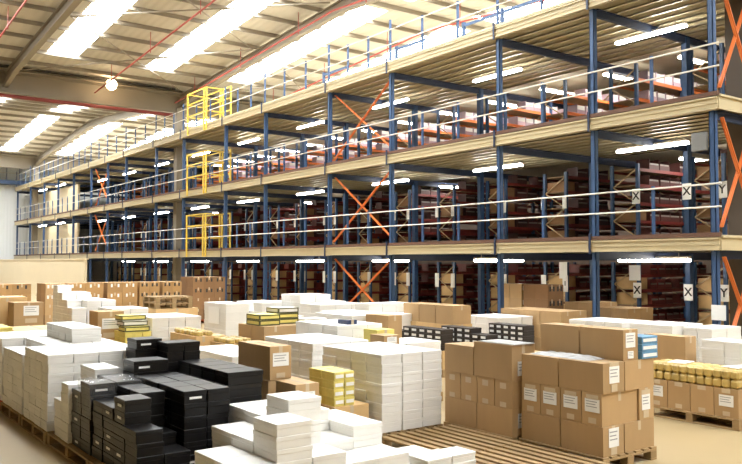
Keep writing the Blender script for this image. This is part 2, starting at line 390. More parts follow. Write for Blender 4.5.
for x in RUN:
    for z in SH[0][:-1]: tag(link('rack_carton', me, None, (x, Y0+.11, z+.003)), 'brown carton on the end shelves of a ground-floor rack', 'carton', 'brown cartons at the ends of the ground-floor racks')
    for z in SH[1][:-1]:
        if R.random() < .6: tag(link('rack_carton', me1, None, (x, Y0+.11, ZD[0]+z+.003)), 'dark carton on the end shelves of a rack on the first deck', 'carton', 'dark cartons at the ends of the racks on the first deck')
# signs on the rack ends
def letter(ch, size):
    cu = bpy.data.curves.new('letter', 'FONT'); cu.body = ch; cu.size = size; cu.align_x = 'CENTER'; cu.align_y = 'CENTER'; cu.extrude = .002; cu.offset = size*.02
    o = bpy.data.objects.new('tmp', cu); COL.objects.link(o); dg = bpy.context.evaluated_depsgraph_get()
    me = bpy.data.meshes.new_from_object(o.evaluated_get(dg)); bpy.data.objects.remove(o); me.materials.clear(); me.materials.append(M['black2']); return me
LX, LY, LI = letter('X', .3), letter('Y', .3), letter('I', .2)
def sign(x, z, w, h, lm, lab, y=Y0-.035):
    t = empty('aisle_sign', (x, y, z), lab, 'sign', 'white signs on the rack ends')
    MB().box(-w/2, w/2, -.006, .006, -h/2, h/2).build('sign_plate', 'label', t)
    if lm:
        o = link('letter', lm, t, (0, -.009, 0)); o.rotation_euler = (math.pi/2, 0, 0)
for k, x in enumerate(RUN):
    w = words[k]
    for s in (-1, 1):
        side = 'right' if s > 0 else 'left'
        if k < 2:
            let, nm = (LX, 'X') if not (k == 0 and s == 1) else (LY, 'Y')
            if k == 1 and s == -1: continue
        else: let, nm = None, None
        if nm:
            pos = {(0, -1): 'left of the near right-hand post', (0, 1): 'just right of the near right-hand post', (1, 1): 'on the second rack from the right'}[(k, s)]
            sign(x+s*.42, 1.42, .25, .42, let, 'white letter %s sign %s, ground floor' % (nm, pos), Y0-.035 if s > 0 else 18.5)
            sign(x+s*.42, ZD[0]+1.28, .25, .42, let, 'white letter %s sign %s, first deck' % (nm, pos), Y0-.035 if s > 0 else 18.5)
        else:
            if s == -1 and k % 3 == 0: continue
            sign(x+s*.42, 1.55, .2, .5, LI if k == 2 and s == 1 else None, 'small white notice, %s upright of the %s rack from the right, ground floor' % (side, w))
            sign(x+s*.42, ZD[0]+1.25, .16, .34, None, 'small white notice, %s upright of the %s rack from the right, first deck' % (side, w))
sign(RUN[1]+.36, 1.9, .36, .42, None, 'plain white notice sheet above the X sign of the second rack from the right', Y0-.05)
sign(RUN[2]+.36, 1.95, .3, .5, None, 'plain white notice sheet at the top of the third rack from the right', Y0-.05)
t = tag(MB().box(-8.87, -8.54, D-.0, D+.09, 4.45, 4.82).build('junction_box', 'boxg', bevel=.01), 'grey junction box beside the near right-hand post, first deck', 'box')
t = tag(MB().box(-8.5, -8.2, D+.02, D+.03, 1.05, 1.35).build('paper_notice', 'label'), 'white paper taped to the near right-hand post', 'notice')

# ------------------------------------------------------------------ stock: pallets, cartons
PM = {}
def pmesh(kind, sx, sy, sz, m):
    key = (kind, round(sx, 3), round(sy, 3), m)
    if key not in PM: PM[key] = MB().box(0, sx, 0, sy, 0, sz).mesh(kind, m, .003)
    return PM[key]
def pallet(x1, y0, lx, ly, lab, m='wood', z=0, grp='wooden pallets', n=7, w=.1):   # top boards along X
    t = empty('pallet', (x1-lx, y0, z), lab, 'pallet', grp)
    for i in range(n): link('deck_board', pmesh('deck_board', lx, w, .022, m), t, (0, (ly-w)*i/(n-1), .122))
    for i in range(3):
        link('stringer', pmesh('stringer', .1, ly, .022, m), t, ((lx-.1)*i/2, 0, .1))
        link('base_board', pmesh('base_board', lx, .11, .022, m), t, (0, (ly-.11)*i/2, 0))
        for j in range(3): link('block', pmesh('block', .1, .11, .078, m), t, ((lx-.1)*i/2, (ly-.11)*j/2, .022))
    return t
CM = {}
def carton_mesh(dx, dy, dz, m, kind):
    key = (round(dx, 3), round(dy, 3), round(dz, 3), m, kind)
    if key in CM: return CM[key]
    b = MB(); g = .003
    if kind == 'lid':                        # shallow lidded carton
        b.box(-dx+g+.003, -g-.003, g+.003, dy-g-.003, 0, dz*.62).box(-dx+g, -g, g, dy-g, dz*.62, dz-.001)
        me = b.mesh('carton', m, .004)
    else:                                    # taped case: four flaps meeting at the top
        b.box(-dx+g, -g, g, dy-g, 0, dz-.006)
        b.box(-dx+g, -g, g, dy/2-.002, dz-.006, dz-.001).box(-dx+g, -g, dy/2+.002, dy-g, dz-.006, dz-.001)
        b.box(-dx+g-.001, -g+.001, dy/2-.025, dy/2+.025, dz-.0015, dz, 1)
        b.box(-g-.0005, -g+.0012, dy/2-.025, dy/2+.025, dz-.1, dz, 1)
        me = b.mesh('carton', [m, 'tape'], 0)
    CM[key] = me; return me
WREST = MB(); WN = [0]
def grid(hm, x1, y0, dx, dy, dz, z0, m, name, lab, cat, grp, kind='lid', jit=.006, hide=True, cap=None, deco=None):
    """hm[i][j]: cartons in the column i steps back from x1 and j lanes from y0"""
    rest = MB(); me = carton_mesh(dx, dy, dz, m, kind)
    g = lambda i, j: hm[i][j] if 0 <= i < len(hm) and 0 <= j < len(hm[i]) else 0
    for i in range(len(hm)):
        for j in range(len(hm[i])):
            for k in range(hm[i][j]):
                X, Y, Z = x1-i*dx, y0+j*dy, z0+k*dz
                seen = k >= hm[i][j]-1 or g(i-1, j) <= k or g(i, j-1) <= k
                if not seen and hide: rest.box(X-dx+.003, X-.003, Y+.003, Y+dy-.003, Z, Z+dz-.001); continue
                o = tag(link(name, me, None, (X+R.uniform(-jit, jit), Y+R.uniform(-jit, jit), Z), R.uniform(-.012, .012)*(jit > 0)), lab, cat, grp)
                if deco: deco(o, i, j, k)
    if rest.v: INNER.setdefault((name, m), MB()).add(rest.v, rest.f)
full = lambda nx, ny, nz: [[nz]*ny for _ in range(nx)]

# --- near brown pallet (right): cartons with labels
def label_on(o, face, a, z, w, h, dx, dy, lines=3):
    """paper label with printed lines on the +X face (a = offset along Y) or the -Y face (a = offset along X)"""
    if face == 'x': q = MB().box(-.003, .0005, a-w/2, a+w/2, z-h/2, z+h/2)
    else: q = MB().box(-dx+a-w/2, -dx+a+w/2, .0, .0035, z-h/2, z+h/2); 
    if face == 'y': q.v = [(v[0], v[1]-.002, v[2]) for v in q.v]
    else: q.v = [(v[0]+.002, v[1], v[2]) for v in q.v]
    lb = q.build('label', 'label', o); pr = MB()
    for i in range(lines):
        zz = z+h*.3-i*h*.2; ww = w*(.36 if i % 2 else .42)
        if face == 'x': pr.box(.0024, .0032, a-w*.42, a-w*.42+2*ww*.9, zz-h*.03, zz+h*.03)
        else: pr.box(-dx+a-w*.42, -dx+a-w*.42+2*ww*.9, -.0029, -.0019, zz-h*.03, zz+h*.03)
    pr.build('printed_lines', 'print', lb); lb['label'] = 'white paper label'
def tape_on(o, face, a, z, w, h, dx, dy):
    if face == 'x': q = MB().box(0, .002, a-w/2, a+w/2, z-h/2, z+h/2)
    else: q = MB().box(-dx+a-w/2, -dx+a+w/2, -.002, .0, z-h/2, z+h/2)
    q.build('tape', 'tape', o)
def case(x1, y0, z0, dx, dy, dz, lab, labels=(), tapes=(), m='tan', grp=None, name='cardboard_box'):
    o = link(name, carton_mesh(dx, dy, dz, m, 'case'), None, (x1, y0, z0)); tag(o, lab, 'box', grp)
    for f, a, z, w, h in labels: label_on(o, f, a, z, w, h, dx, dy)
    for f, a, z, w, h in tapes: tape_on(o, f, a, z, w, h, dx, dy)
    return o
ax, ay = -5.2, 6.87
pallet(ax+.015, ay-.02, 1.2, .95, 'wooden pallet under the near brown carton stack at the right')
zb = .146; lb = ('x', .2, .2, .17, .2); tb = ('x', .2, .05, .1, .1)
def A(i, w, y, z, d, h, lab, lbs=(), tps=()): return case(i, y, z, w, d, h, lab, lbs, tps)
A(ax, .57, ay, zb, .36, .312, 'brown case at the front right bottom corner of the near stack', [('x', .18, .19, .17, .2)], [('x', .18, .05, .1, .08)])
A(ax-.58, .57, ay, zb, .36, .312, 'brown case at the front left of the bottom tier of the near stack')
A(ax, 1.15, ay+.37, zb, .54, .312, 'long plain brown case at the back of the bottom tier, near stack')
z = zb+.314
for k, nm in enumerate(('rightmost', 'second from the right', 'second from the left', 'leftmost')):
    A(ax-.29*k-.02*(k == 0), .285 if k else .265, ay+.01, z, .62, .345, 'narrow labelled brown case in the second tier of the near stack, '+nm, [('y', .14, .21, .19, .14)], [('y', .14, .05, .1, .06), ('y', .14, .3, .16, .05)])
A(ax, 1.15, ay+.64, z, .27, .345, 'brown end-labelled case at the back of the second tier, near stack', [('x', .12, .19, .15, .17)], [('x', .12, .06, .1, .08), ('x', .12, .3, .16, .05)])
z += .347
A(ax, .6, ay+.01, z, .37, .318, 'brown case with an end label, right of the third tier of the near stack', [('x', .19, .19, .17, .18)], [('x', .19, .05, .1, .08), ('x', .19, .3, .16, .05)])
A(ax-.61, .54, ay+.01, z, .37, .318, 'plain brown case under the grey bag, left of the third tier, near stack')
A(ax, .57, ay+.39, z, .53, .316, 'plain brown case behind the third tier at the right of the near stack')
A(ax-.58, .57, ay+.39, z, .53, .316, 'brown case behind the third tier at the left of the near stack')
z3 = z+.318; z += .317
top_boxes_z = z
A(ax-.02, .58, ay+.39, z, .27, .335, 'brown case with an end label on top of the near stack, at the right', [('x', .13, .22, .17, .16), ('x', .13, .06, .1, .08)])
A(ax-.62, .57, ay+.39, z, .27, .335, 'brown case on top of the near stack, at the left')
for k, w in enumerate(('bottom', 'middle', 'top')):
    t = empty('book_box', (ax+.01, ay+.69, z+.001+.083*k), 'flat blue and white box on the near brown stack, %s of three' % w, 'box', 'blue and white boxes on the near stack')
    MB().box(-.32, 0, 0, .29, 0, .08).build('box', 'bluebook', t, bevel=.003)
    MB().box(-.001, .002, .02, .27, .022, .058).build('end_label', 'label', t)
# grey plastic bag lying on the third tier
bm = bmesh.new(); bmesh.ops.create_grid(bm, x_segments=16, y_segments=8, size=1)
for v in bm.verts:
    r = max(abs(v.co.x), abs(v.co.y)); v.co.z = .028*(1-r**4)+R.uniform(-.008, .012)*(r < .95)
    v.co.x *= .42+R.uniform(-.01, .01); v.co.y *= .14
me = bpy.data.meshes.new('plastic_bag'); ret = bmesh.ops.extrude_face_region(bm, geom=bm.faces[:])
for v in [e for e in ret['geom'] if isinstance(e, bmesh.types.BMVert)]: v.co.z = min(v.co.z*.1, .002)
bmesh.ops.recalc_face_normals(bm, faces=bm.faces[:]); bm.to_mesh(me); bm.free(); me.materials.append(M['grey'])
tag(link('plastic_bag', me, None, (ax-.66, ay+.22, z3+.003)), 'crumpled grey plastic bag lying on the near brown stack', 'bag')

# --- brown stack at its left
bx, by = -6.425, 6.8
pallet(bx+.01, by-.015, 1.2, .88, 'wooden pallet under the brown stack beside the white stack')
z = zb
A(bx, .59, by, z, .4, .322, 'brown case at the right of the bottom tier, stack beside the white cartons', [('x', .2, .18, .2, .17)])
A(bx-.6, .58, by, z, .4, .322, 'brown case at the left of the bottom tier, stack beside the white cartons')
z += .324
for k, nm in enumerate(('rightmost', 'second from the right', 'second from the left', 'leftmost')):
    A(bx-.297*k, .29, by+.005, z, .6, .325, 'narrow taped brown case in the second tier beside the white cartons, '+nm, [], [('y', .14, .26, .1, .07), ('y', .14, .04, .1, .06)])
z += .327
A(bx, .64, by, z, .4, .42, 'tall brown case at the top right of the stack beside the white cartons', [('x', .2, .14, .2, .17)])
A(bx-.65, .53, by, z, .4, .35, 'brown case at the top left of the stack beside the white cartons')
A(bx, 1.1, by+.42, zb, .4, .322, 'brown case behind the bottom tier beside the white cartons')
q = MB().box(-.6, 0, 0, .36, 0, .008); tag(link('paper_sheet', q.mesh('sheet', 'grey'), None, (bx+.02, by+.02, z+.423)), 'grey plastic sheet lying on the tall brown case', 'sheet')

# --- empty pallets in front
pallet(-6.22, 5.6, 1.2, 1.15, 'empty wooden pallet on the floor beside the tall white stack', grp='empty pallets', n=9, w=.075)
pallet(-5.0, 5.6, 1.2, 1.15, 'empty wooden pallet nearest the camera, at the bottom edge', grp='empty pallets', n=9, w=.075)

# --- white stacks
G = grid
def wpal(x1, y0, lx, ly, lab, m='wood'): pallet(x1, y0, lx, ly, lab, m)
wpal(-7.5, 5.68, 1.36, 1.0, 'pallet under the tall white stack beside the empty pallets')
G(full(4, 3, 8), -7.5, 5.7, .33, .32, .117, zb, 'white', 'white_carton', 'flat white carton in the tall square stack beside the empty pallets', 'carton', 'white cartons in the tall stack beside the empty pallets')
wpal(-9.1, 5.7, 1.4, 1.0, 'pallet under the white stack behind the yellow cartons')
G(full(4, 3, 8), -9.1, 5.72, .34, .32, .117, zb, 'white', 'white_carton', 'flat white carton in the stack behind the yellow cartons', 'carton', 'white cartons in the stack behind the yellow cartons')
wpal(-9.98, 2.48, 1.24, 1.3, 'pallet under the near end of the long white stack at the left')
G([[8, 8, 8, 8]]*4, -10.0, 2.5, .3, .31, .115, zb, 'white', 'white_carton', 'flat white carton in the long stack beside the left aisle', 'carton', 'white cartons in the long stack beside the left aisle')
wpal(-11.3, 2.48, 1.24, 1.3, 'pallet under the middle of the long white stack at the left')
G([[7, 8, 8, 8]]*4, -11.3, 2.5, .3, .31, .115, zb, 'white', 'white_carton', 'flat white carton in the long stack beside the left aisle', 'carton', 'white cartons in the long stack beside the left aisle')
wpal(-12.6, 2.48, 1.24, 1.3, 'reddish pallet under the far end of the long white stack at the left', 'redwood')
G([[8, 8, 8, 8]]*4, -12.6, 2.5, .3, .31, .115, zb, 'white', 'white_carton', 'flat white carton in the long stack beside the left aisle', 'carton', 'white cartons in the long stack beside the left aisle')
G(full(4, 1, 2), -11.35, 3.15, .34, .42, .1, zb+8*.115, 'white', 'white_carton', 'white carton in the low double layer on top of the long left stack', 'carton', 'white cartons on top of the long left stack')
# front white pile
wpal(-5.86, 2.95, 1.18, 1.9, 'pallet under the white pile at the bottom of the photo')
wpal(-7.06, 3.78, .6, 1.08, 'small pallet under the rear of the white pile at the bottom')
WF = [[3, 6, 3, 2, 2], [3, 4, 7, 3, 4], [0, 4, 5, 5, 4], [0, 0, 5, 5, 3]]
G(WF, -5.9, 2.98, .43, .37, .11, zb, 'white', 'white_carton', 'white carton in the stepped pile at the bottom of the photo', 'carton', 'white cartons in the stepped front pile')
wpal(-5.7, 4.88, .62, .68, 'small pallet under the low white cartons beside the empty pallets')
G([[2, 2], [2, 1]], -5.72, 4.9, .29, .32, .08, zb, 'white', 'white_carton', 'white carton in the low pair beside the empty pallets, bottom edge', 'carton', 'low white cartons beside the empty pallets')
# small white columns at the left of the black pile
wpal(-8.32, 2.5, 1.64, 1.25, 'pallet under the far half of the black carton pile')
wpal(-7.82, 3.77, 1.85, .55, 'narrow pallet under the wide black cartons')
G([[6], [4]], -9.2, 2.53, .3, .27, .11, zb, 'white', 'white_carton', 'small white carton stacked between the long white stack and the black pile', 'carton', 'small white cartons beside the black pile')
G([[7], [7]], -9.24, 2.84, .3, .3, .115, zb, 'white', 'white_carton', 'small white carton behind the wrapped black cartons', 'carton', 'small white cartons beside the black pile')

# --- black pile
wpal(-7.1, 2.5, 1.2, 1.25, 'pallet under the near half of the black carton pile')
labme = MB().box(-.2, -.09, -.0025, -.0005, .045, .07).mesh('end_label', 'label')
labme2 = MB().box(.0005, .0025, .06, .19, .045, .068).mesh('end_label', 'label')
def blk(o, i, j, k):
    if R.random() < .3: link('end_label', labme if not (i == 0 and j == 0) else labme2, o)
def B(hm, x, y, dx, dy, dz, lab, grp, z0=zb): G(hm, x, y, dx, dy, dz, z0, 'black', 'black_carton', lab, 'carton', grp, deco=blk)
near = 'black lidded carton in the near left columns of the black pile', 'black cartons in the near left columns'
B([[4, 2], [6, 3], [5, 6], [5, 6]], -7.15, 2.58, .33, .27, .12, *near)
B([[6, 6], [6, 6], [6, 6], [6, 6]], -7.4, 3.15, .35, .25, .127, 'black lidded carton in the two-wide column beside the white front pile', 'black cartons in the two-wide column')
B([[6], [6], [6], [6]], -7.85, 3.84, .34, .44, .14, 'wide black lidded carton at the right side of the black pile', 'wide black cartons at the right of the black pile')
B([[6, 6], [5, 6]], -8.49, 2.56, .35, .28, .125, 'black carton under the clear wrap at the left corner of the black pile', 'wrapped black cartons')
B([[7]], -8.86, 3.16, .36, .42, .13, 'black lidded carton in the single column behind the wrapped ones', 'black cartons behind the wrapped ones')
B([[9, 9]], -9.26, 3.72, .36, .22, .117, 'black lidded carton in the tallest pair at the back of the black pile', 'black cartons in the tallest pair')
B([[9]], -9.64, 3.46, .35, .34, .12, 'black lidded carton in the rearmost column of the black pile', 'black cartons in the rearmost column')
# clear wrap round the leaning top of the black pile
bm = bmesh.new(); bmesh.ops.create_cube(bm, size=1)
bmesh.ops.subdivide_edges(bm, edges=bm.edges[:], cuts=9, use_grid_fill=True)
for v in bm.verts:
    v.co = Vector((-8.665, 2.84, .74)) + Vector((v.co.x*.39, v.co.y*.6, v.co.z*.36)) + Vector([R.uniform(-.007, .007) for _ in range(3)])
me = bpy.data.meshes.new('shrink_wrap'); bm.to_mesh(me); bm.free(); me.materials.append(M['dwrap'])
tag(link('shrink_wrap', me), 'clear crinkled shrink wrap around the black cartons at the left corner', 'wrap')

# --- brown and yellow goods behind the black pile
case(-8.3, 4.62, .78, .84, .3, .4, 'large brown case with a white label, behind the black pile', [('x', .15, .24, .22, .16)], [('x', .15, .05, .12, .06)], m='tan')
wpal(-8.2, 4.55, 1.24, 1.0, 'pallet under the brown cases behind the black pile')
case(-8.3, 4.6, zb, .9, .45, .625, 'big brown case below the labelled case behind the black pile', m='tan')
case(-7.7, 4.62, .46, .46, .32, .34, 'wrapped brown case in front of the large labelled case', [('x', .16, .2, .2, .1)], m='tan')
case(-7.7, 4.6, 0.0, .47, .4, .455, 'brown case below the wrapped brown case', m='tan')
case(-7.62, 5.1, 0, .6, .5, .5, 'open brown tray box under the stacked yellow cartons', m='tan2')
YB = MB().box(-.001, .002, .02, .13, .03, .07).mesh('white_band', 'label')
def ydeco(o, i, j, k): link('white_band', YB, o)
G(full(2, 2, 4), -7.66, 5.12, .28, .15, .1, .502, 'ycard', 'yellow_carton', 'small yellow carton stacked beside the tall white stack', 'carton', 'yellow cartons beside the tall white stack', deco=ydeco)

# ------------------------------------------------------------------ stock further back
def pile(px, py, zt, nx, ny, nz, dx, dy, m, name, lab, cat, grp, kind='lid', z0=zb, hm=None, pal=True, pm='wood', plab=None, deco=None):
    x, y = at(px, py, zt); dz = (zt-z0)/nz
    grid(hm or full(nx, ny, nz), x, y, dx, dy, dz, z0, m, name, lab, cat, grp, kind, .004, True, None, deco)
    if pal: pallet(x+.02, y-.02, nx*dx+.03, ny*dy+.03, plab or 'wooden pallet under the pile: '+' '.join(lab.split()[:11]), pm)
    return x, y
def one(px, py, zt, dx, dy, dz, lab, labels=(), tapes=(), m='tan'):
    x, y = at(px, py, zt); return case(x, y, zt-dz, dx, dy, dz, lab, labels, tapes, m)
W = 'white_carton'
# behind the tall stack
x8, y8 = pile(337, 326, 1.2, 3, 3, 6, .42, .3, 'white', W, 'white carton in the block topped by a small navy box', 'carton', 'white cartons under the navy box')
case(x8-.1, y8+.28, 1.2, .3, .18, .07, 'small navy box on top of the white block', m='navy', name='small_box')
x, y = pile(388, 345, .95, 2, 3, 5, .39, .36, 'white', W, 'white carton in the low pile behind the tall square stack', 'carton', 'white cartons behind the tall stack')
xm, ym = at(384, 336, 1.1)
case(xm, ym, .952, .35, .3, .15, 'small brown case with a white label beside a yellow box, mid-floor', [('x', .15, .08, .18, .09)], m='tan')
case(xm-.37, ym+.15, .952, .36, .34, .2, 'flat yellow box behind the small brown case, mid-floor', m='ycard', name='flat_box')
# dark small boxes with white ends
def sdeco(o, i, j, k):
    link('end_label', SL, o)
def shoes(px, py, zt, nx, ny, nz, dx, dz, lab, grp, hm=None):
    global SL
    SL = MB().box(-dx*.78, -dx*.22, -.004, .001, dz*.25, dz*.7).mesh('end_label', 'label')
    x, y = at(px, py, zt); z0 = zt-nz*dz
    grid(hm or full(nx, ny, nz), x, y, dx, .3, dz, z0, 'shoe', 'shoe_box', lab, 'box', grp, 'lid', .003, True, None, lambda o, i, j, k: sdeco(o, i, j, k) if j == 0 else None)
    return x, y, z0
xs_, ys_, z0 = shoes(524, 326, .98, 5, 1, 6, .19, .1, 'small dark box with a white end, in the block left of the near brown stack', 'dark boxes left of the near brown stack')
pile(526, 326+58*(.98-z0)/1.22, z0, 3, 2, 1, .34, .34, 'tan2', 'cardboard_box', 'brown case carrying the dark boxes left of the near brown stack', 'box', 'brown cases under the dark boxes', 'case')
xs2, ys2, z2 = shoes(487, 330, .9, 6, 1, 4, .22, .1, 'small dark box with a white end, in the middle block below the three brown cases', 'dark boxes below the brown cases, right block', [[3], [3], [4], [4], [4], [4]])
grid(full(3, 1, 1), xs2+.02, ys2, .45, .33, z2-zb, zb, 'tan2', 'cardboard_box', 'brown case carrying the middle block of dark boxes', 'box', 'brown cases under the middle dark boxes', 'case')
xs3, ys3, z3_ = shoes(442, 330, .9, 7, 1, 4, .24, .1, 'small dark box with a white end, in the left block below the three brown cases', 'dark boxes below the brown cases, left block', [[4]]*5+[[3], [3]])
grid(full(3, 1, 1), xs3+.02, ys3, .56, .33, z3_-zb, zb, 'tan2', 'cardboard_box', 'brown case carrying the left block of dark boxes', 'box', 'brown cases under the left dark boxes', 'case')
bx3, by3 = at(452, 325, .86)
grid(full(3, 1, 2), bx3, by3, .6, .6, (.86-zb)/2, zb, 'tan2', 'cardboard_box', 'brown case carrying the three brown cases behind the dark boxes', 'box', 'brown cases behind the dark boxes', 'case')
pallet(bx3+.01, by3-.02, 1.82, .64, 'wooden pallet under the three brown cases behind the dark boxes')
pallet(xs2+.05, ys2-.02, 1.42, .36, 'small pallet under the middle block of dark boxes')
pallet(xs3+.05, ys3-.02, 1.72, .36, 'small pallet under the left block of dark boxes')
for k, nm in enumerate(('rightmost', 'middle', 'leftmost')):
    case(bx3-.56*k, by3+.02, .862, .55, .54, .4, 'brown case behind the dark boxes, %s of three' % nm, [], [], 'tan')
tag(MB().box(0, .002, 0, .25, 0, .006).add([], []).build('paper_slip', 'label'), 'thin white paper slip lying on the low white cartons', 'paper').location = (x-.3, y+.6, .951)
pile(500, 318, .95, 3, 3, 5, .4, .36, 'white', W, 'white carton in the low pile behind the three brown cases', 'carton', 'white cartons behind the brown cases')
# tan pair and whites to their left
x, y = pile(388, 316, 1.18, 2, 1, 2, .36, .34, 'tan', 'cardboard_box', 'brown case in the small square pile among white cartons, mid-floor', 'box', 'brown cases among the white piles', 'case')
pile(383, 305, 1.25, 2, 3, 5, .54, .4, 'white', W, 'white carton in the back pile in front of the orange brace', 'carton', 'white cartons by the orange brace', hm=[[4, 4, 4], [5, 5, 5]])
pile(352, 316, 1.15, 4, 3, 5, .45, .4, 'white', W, 'white carton in the wide pile left of the square brown pile', 'carton', 'white cartons left of the square brown pile', hm=[[5, 5, 5], [5, 5, 5], [5, 4, 5], [4, 5, 5]])
pile(300, 295, 1.4, 3, 3, 7, .45, .45, 'white', W, 'white carton in the tallest back pile, below the second post left of the brace', 'carton', 'white cartons in the tallest back pile', hm=[[7, 7, 6], [7, 7, 6], [6, 6, 6]])
pile(320, 305, 1.2, 2, 3, 5, .45, .45, 'white', W, 'white carton in the pile right of the tallest back pile', 'carton', 'white cartons right of the tallest back pile')
pile(305, 319, 1.12, 4, 1, 5, .42, .5, 'white', W, 'white carton in the long low pile right of the yellow trays', 'carton', 'white cartons right of the yellow trays', hm=[[5], [4], [5], [5]])
xw, yw = pile(226, 304, 1.2, 2, 1, 5, .62, .62, 'white', W, 'large white carton in the block right of the dark brown stack', 'carton', 'large white cartons right of the dark brown stack', hm=[[5], [5]])
q = MB().box(xw-.95, xw-.35, yw-.012, yw-.006, .7, 1.1).build('paper_notice', 'label'); tag(q, 'white sheet stuck on the large white block right of the dark brown stack', 'notice')
pile(262, 303, 1.22, 3, 2, 5, .45, .4, 'white', W, 'white carton in the stepped back pile left of the tallest one', 'carton', 'white cartons left of the tallest back pile', hm=[[5, 4], [4, 5], [5, 5]])
xp, yp = pile(264, 327, 1.05, 2, 2, 2, .5, .47, 'tan', 'cardboard_box', 'brown case in the pile carrying the yellow trays, behind the labelled case', 'box', 'brown cases under the yellow trays', 'case')
def tray(x, y, z, dx, dy, dz, m, lab):        # a flat tray with dark rims
    t = empty('tray', (x, y, z), lab, 'tray', 'flat trays in pairs and threes')
    MB().box(-dx, 0, 0, dy, 0, dz).build('tray_body', m, t, bevel=.004)
    r = MB(); e = .004; w = .022
    for z0_, z1_ in ((0, w), (dz-w, dz)): r.box(-dx, e, -e, 0, z0_, z1_).box(0, e, 0, dy, z0_, z1_)
    for xx in (-dx, -w): r.box(xx, xx+w, -e, 0, w, dz-w)
    r.box(0, e, 0, w, w, dz-w).box(0, e, dy-w, dy, w, dz-w)
    r.build('rim', 'ydark', t); return t
for k in range(2): tray(xp-.2, yp+.02, 1.052+.1*k, .5, .42, .098, 'ycard', ('lower', 'upper')[k]+' yellow tray of the left pair on the brown cases')
for k in range(3): tray(xp-.35, yp+.49, 1.052+.1*k, .45, .43, .098, 'ycard' if k < 2 else 'white', ('lowest yellow', 'middle yellow', 'topmost white')[k]+' tray of the right stack of three on the brown cases')
# gold packs in a tray box, papers
x, y = at(229, 339, .86)
case(x, y, .3, .76, .5, .46, 'open brown tray box with gold packs, left of the large labelled case', m='tan2')
case(x, y, 0, .76, .5, .298, 'brown case under the tray box with gold packs', m='tan2')
pk = MB().box(-.1, .1, -.055, .055, 0, .085).mesh('pouch', 'gold', .02)
for i in range(3):
    for j in range(3):
        tag(link('gold_pouch', pk, None, (x-.14-.23*i, y+.09+.155*j, .762), R.uniform(-.12, .12)), 'gold pouch in the open tray box left of the large labelled case', 'pouch', 'gold pouches in the tray box')
pile(232, 357, .8, 4, 2, 4, .42, .4, 'white', W, 'white carton in the low pile between the black pile and the tray box', 'carton', 'white cartons behind the black pile')
# left middle
case(*at(98, 311, 1.25), .7, .5, .42, .55, 'wrapped brown case with a white label standing on a white pile at the left', [('x', .21, .33, .3, .2)], [('x', .21, .1, .25, .08)], 'tan') if False else None
x, y = at(98, 312, 1.25)
case(x, y, .72, .55, .5, .53, 'wrapped brown case with a large white label, left of the yellow trays', [('x', .25, .3, .34, .2)], [('x', .25, .08, .3, .1)], 'tan')
case(x, y, zb, .55, .5, .572, 'brown case below the one with the large white label', m='tan2'); pallet(x+.02, y-.02, .6, .56, 'small pallet under the brown case with the large label')
for k, (p, q, m, nm) in enumerate(((147, 326.5, 'ycard', 'lowest yellow'), (142, 320.5, 'white', 'middle white'), (139, 315, 'ycard', 'topmost yellow'))):
    x, y = at(125, 327, 1.0)
    zt = 1.0+.1*k
    t = empty('tray', (x-.1*k, y-.0, zt-.095), '%s tray in the leaning stack beside the black pile' % nm, 'tray', 'trays beside the black pile')
    MB().box(-.35, 0, 0, .47, 0, .09).build('tray_body', m, t, bevel=.004)
    r = MB()
    for z0_, z1_ in ((0, .02), (.07, .09)): r.box(0, .004, 0, .47, z0_, z1_).box(-.35, .004, -.004, 0, z0_, z1_)
    for yy in (0, .45): r.box(0, .004, yy, yy+.02, .02, .07)
    r.build('rim', 'ydark', t)
grid(full(2, 3, 2), x, y, .3, .17, .1, .7, 'ycard', 'yellow_carton', 'small yellow carton under the leaning trays beside the black pile', 'carton', 'yellow cartons under the leaning trays')
case(x+.01, y, zb, .66, .54, .55, 'brown case carrying the yellow cartons and trays beside the black pile', m='tan2'); pallet(x+.03, y-.02, .7, .58, 'small pallet under the leaning trays')
pile(152, 318, 1.12, 3, 3, 5, .42, .34, 'white', W, 'white carton in the small pile right of the leaning trays', 'carton', 'white cartons right of the leaning trays')
x, y = at(152, 334, .86); 
pile(196, 337, .85, 3, 2, 3, .4, .3, 'tan2', 'cardboard_box', 'pale brown case in the low pile behind the black pile', 'box', 'pale brown cases behind the black pile', 'case')
for i in range(5):
    for j in range(2):
        xx, yy = at(196, 337, .85)
        tag(link('gold_pouch', pk, None, (xx-.13-.23*i, yy+.1+.2*j, .852), R.uniform(-.2, .2)), 'gold pouch lying on the pale brown cases behind the black pile', 'pouch', 'gold pouches behind the black pile')
# far left piles
x, y = at(15, 331, .95)
case(x, y, .6, 1.1, 1.0, .35, 'wide flat pale brown case behind the long left stack', m='tan2')
grid(full(2, 2, 1), x, y, .55, .5, .6-zb, zb, 'tan2', 'cardboard_box', 'pale brown case below the wide flat one behind the long left stack', 'box', 'pale cases below the wide flat one', 'case'); pallet(x+.02, y-.02, 1.14, 1.04, 'wooden pallet under the wide flat pale case')
x, y = at(-10, 340, .8)
grid(full(3, 1, 3), x+.1, y, .3, .36, .1, .72, 'ycard', 'yellow_carton', 'flat yellow carton in the low stack at the left edge', 'carton', 'yellow cartons at the left edge')
case(x+.1, y, 0, .92, .37, .718, 'pale case under the flat yellow cartons at the left edge', m='tan2')
x, y = at(14, 303, 1.3)
case(x, y, .8, .6, .62, .5, 'wrapped brown case with a white label near the left edge', [('x', .36, .32, .32, .22)], [('x', .36, .1, .25, .1)], 'tan')
case(x, y, zb, .6, .62, .652, 'brown case below the wrapped labelled one near the left edge', m='tan'); pallet(x+.02, y-.02, .65, .68, 'wooden pallet under the wrapped case near the left edge')
x, y = at(-12, 298, 1.4); x -= .12
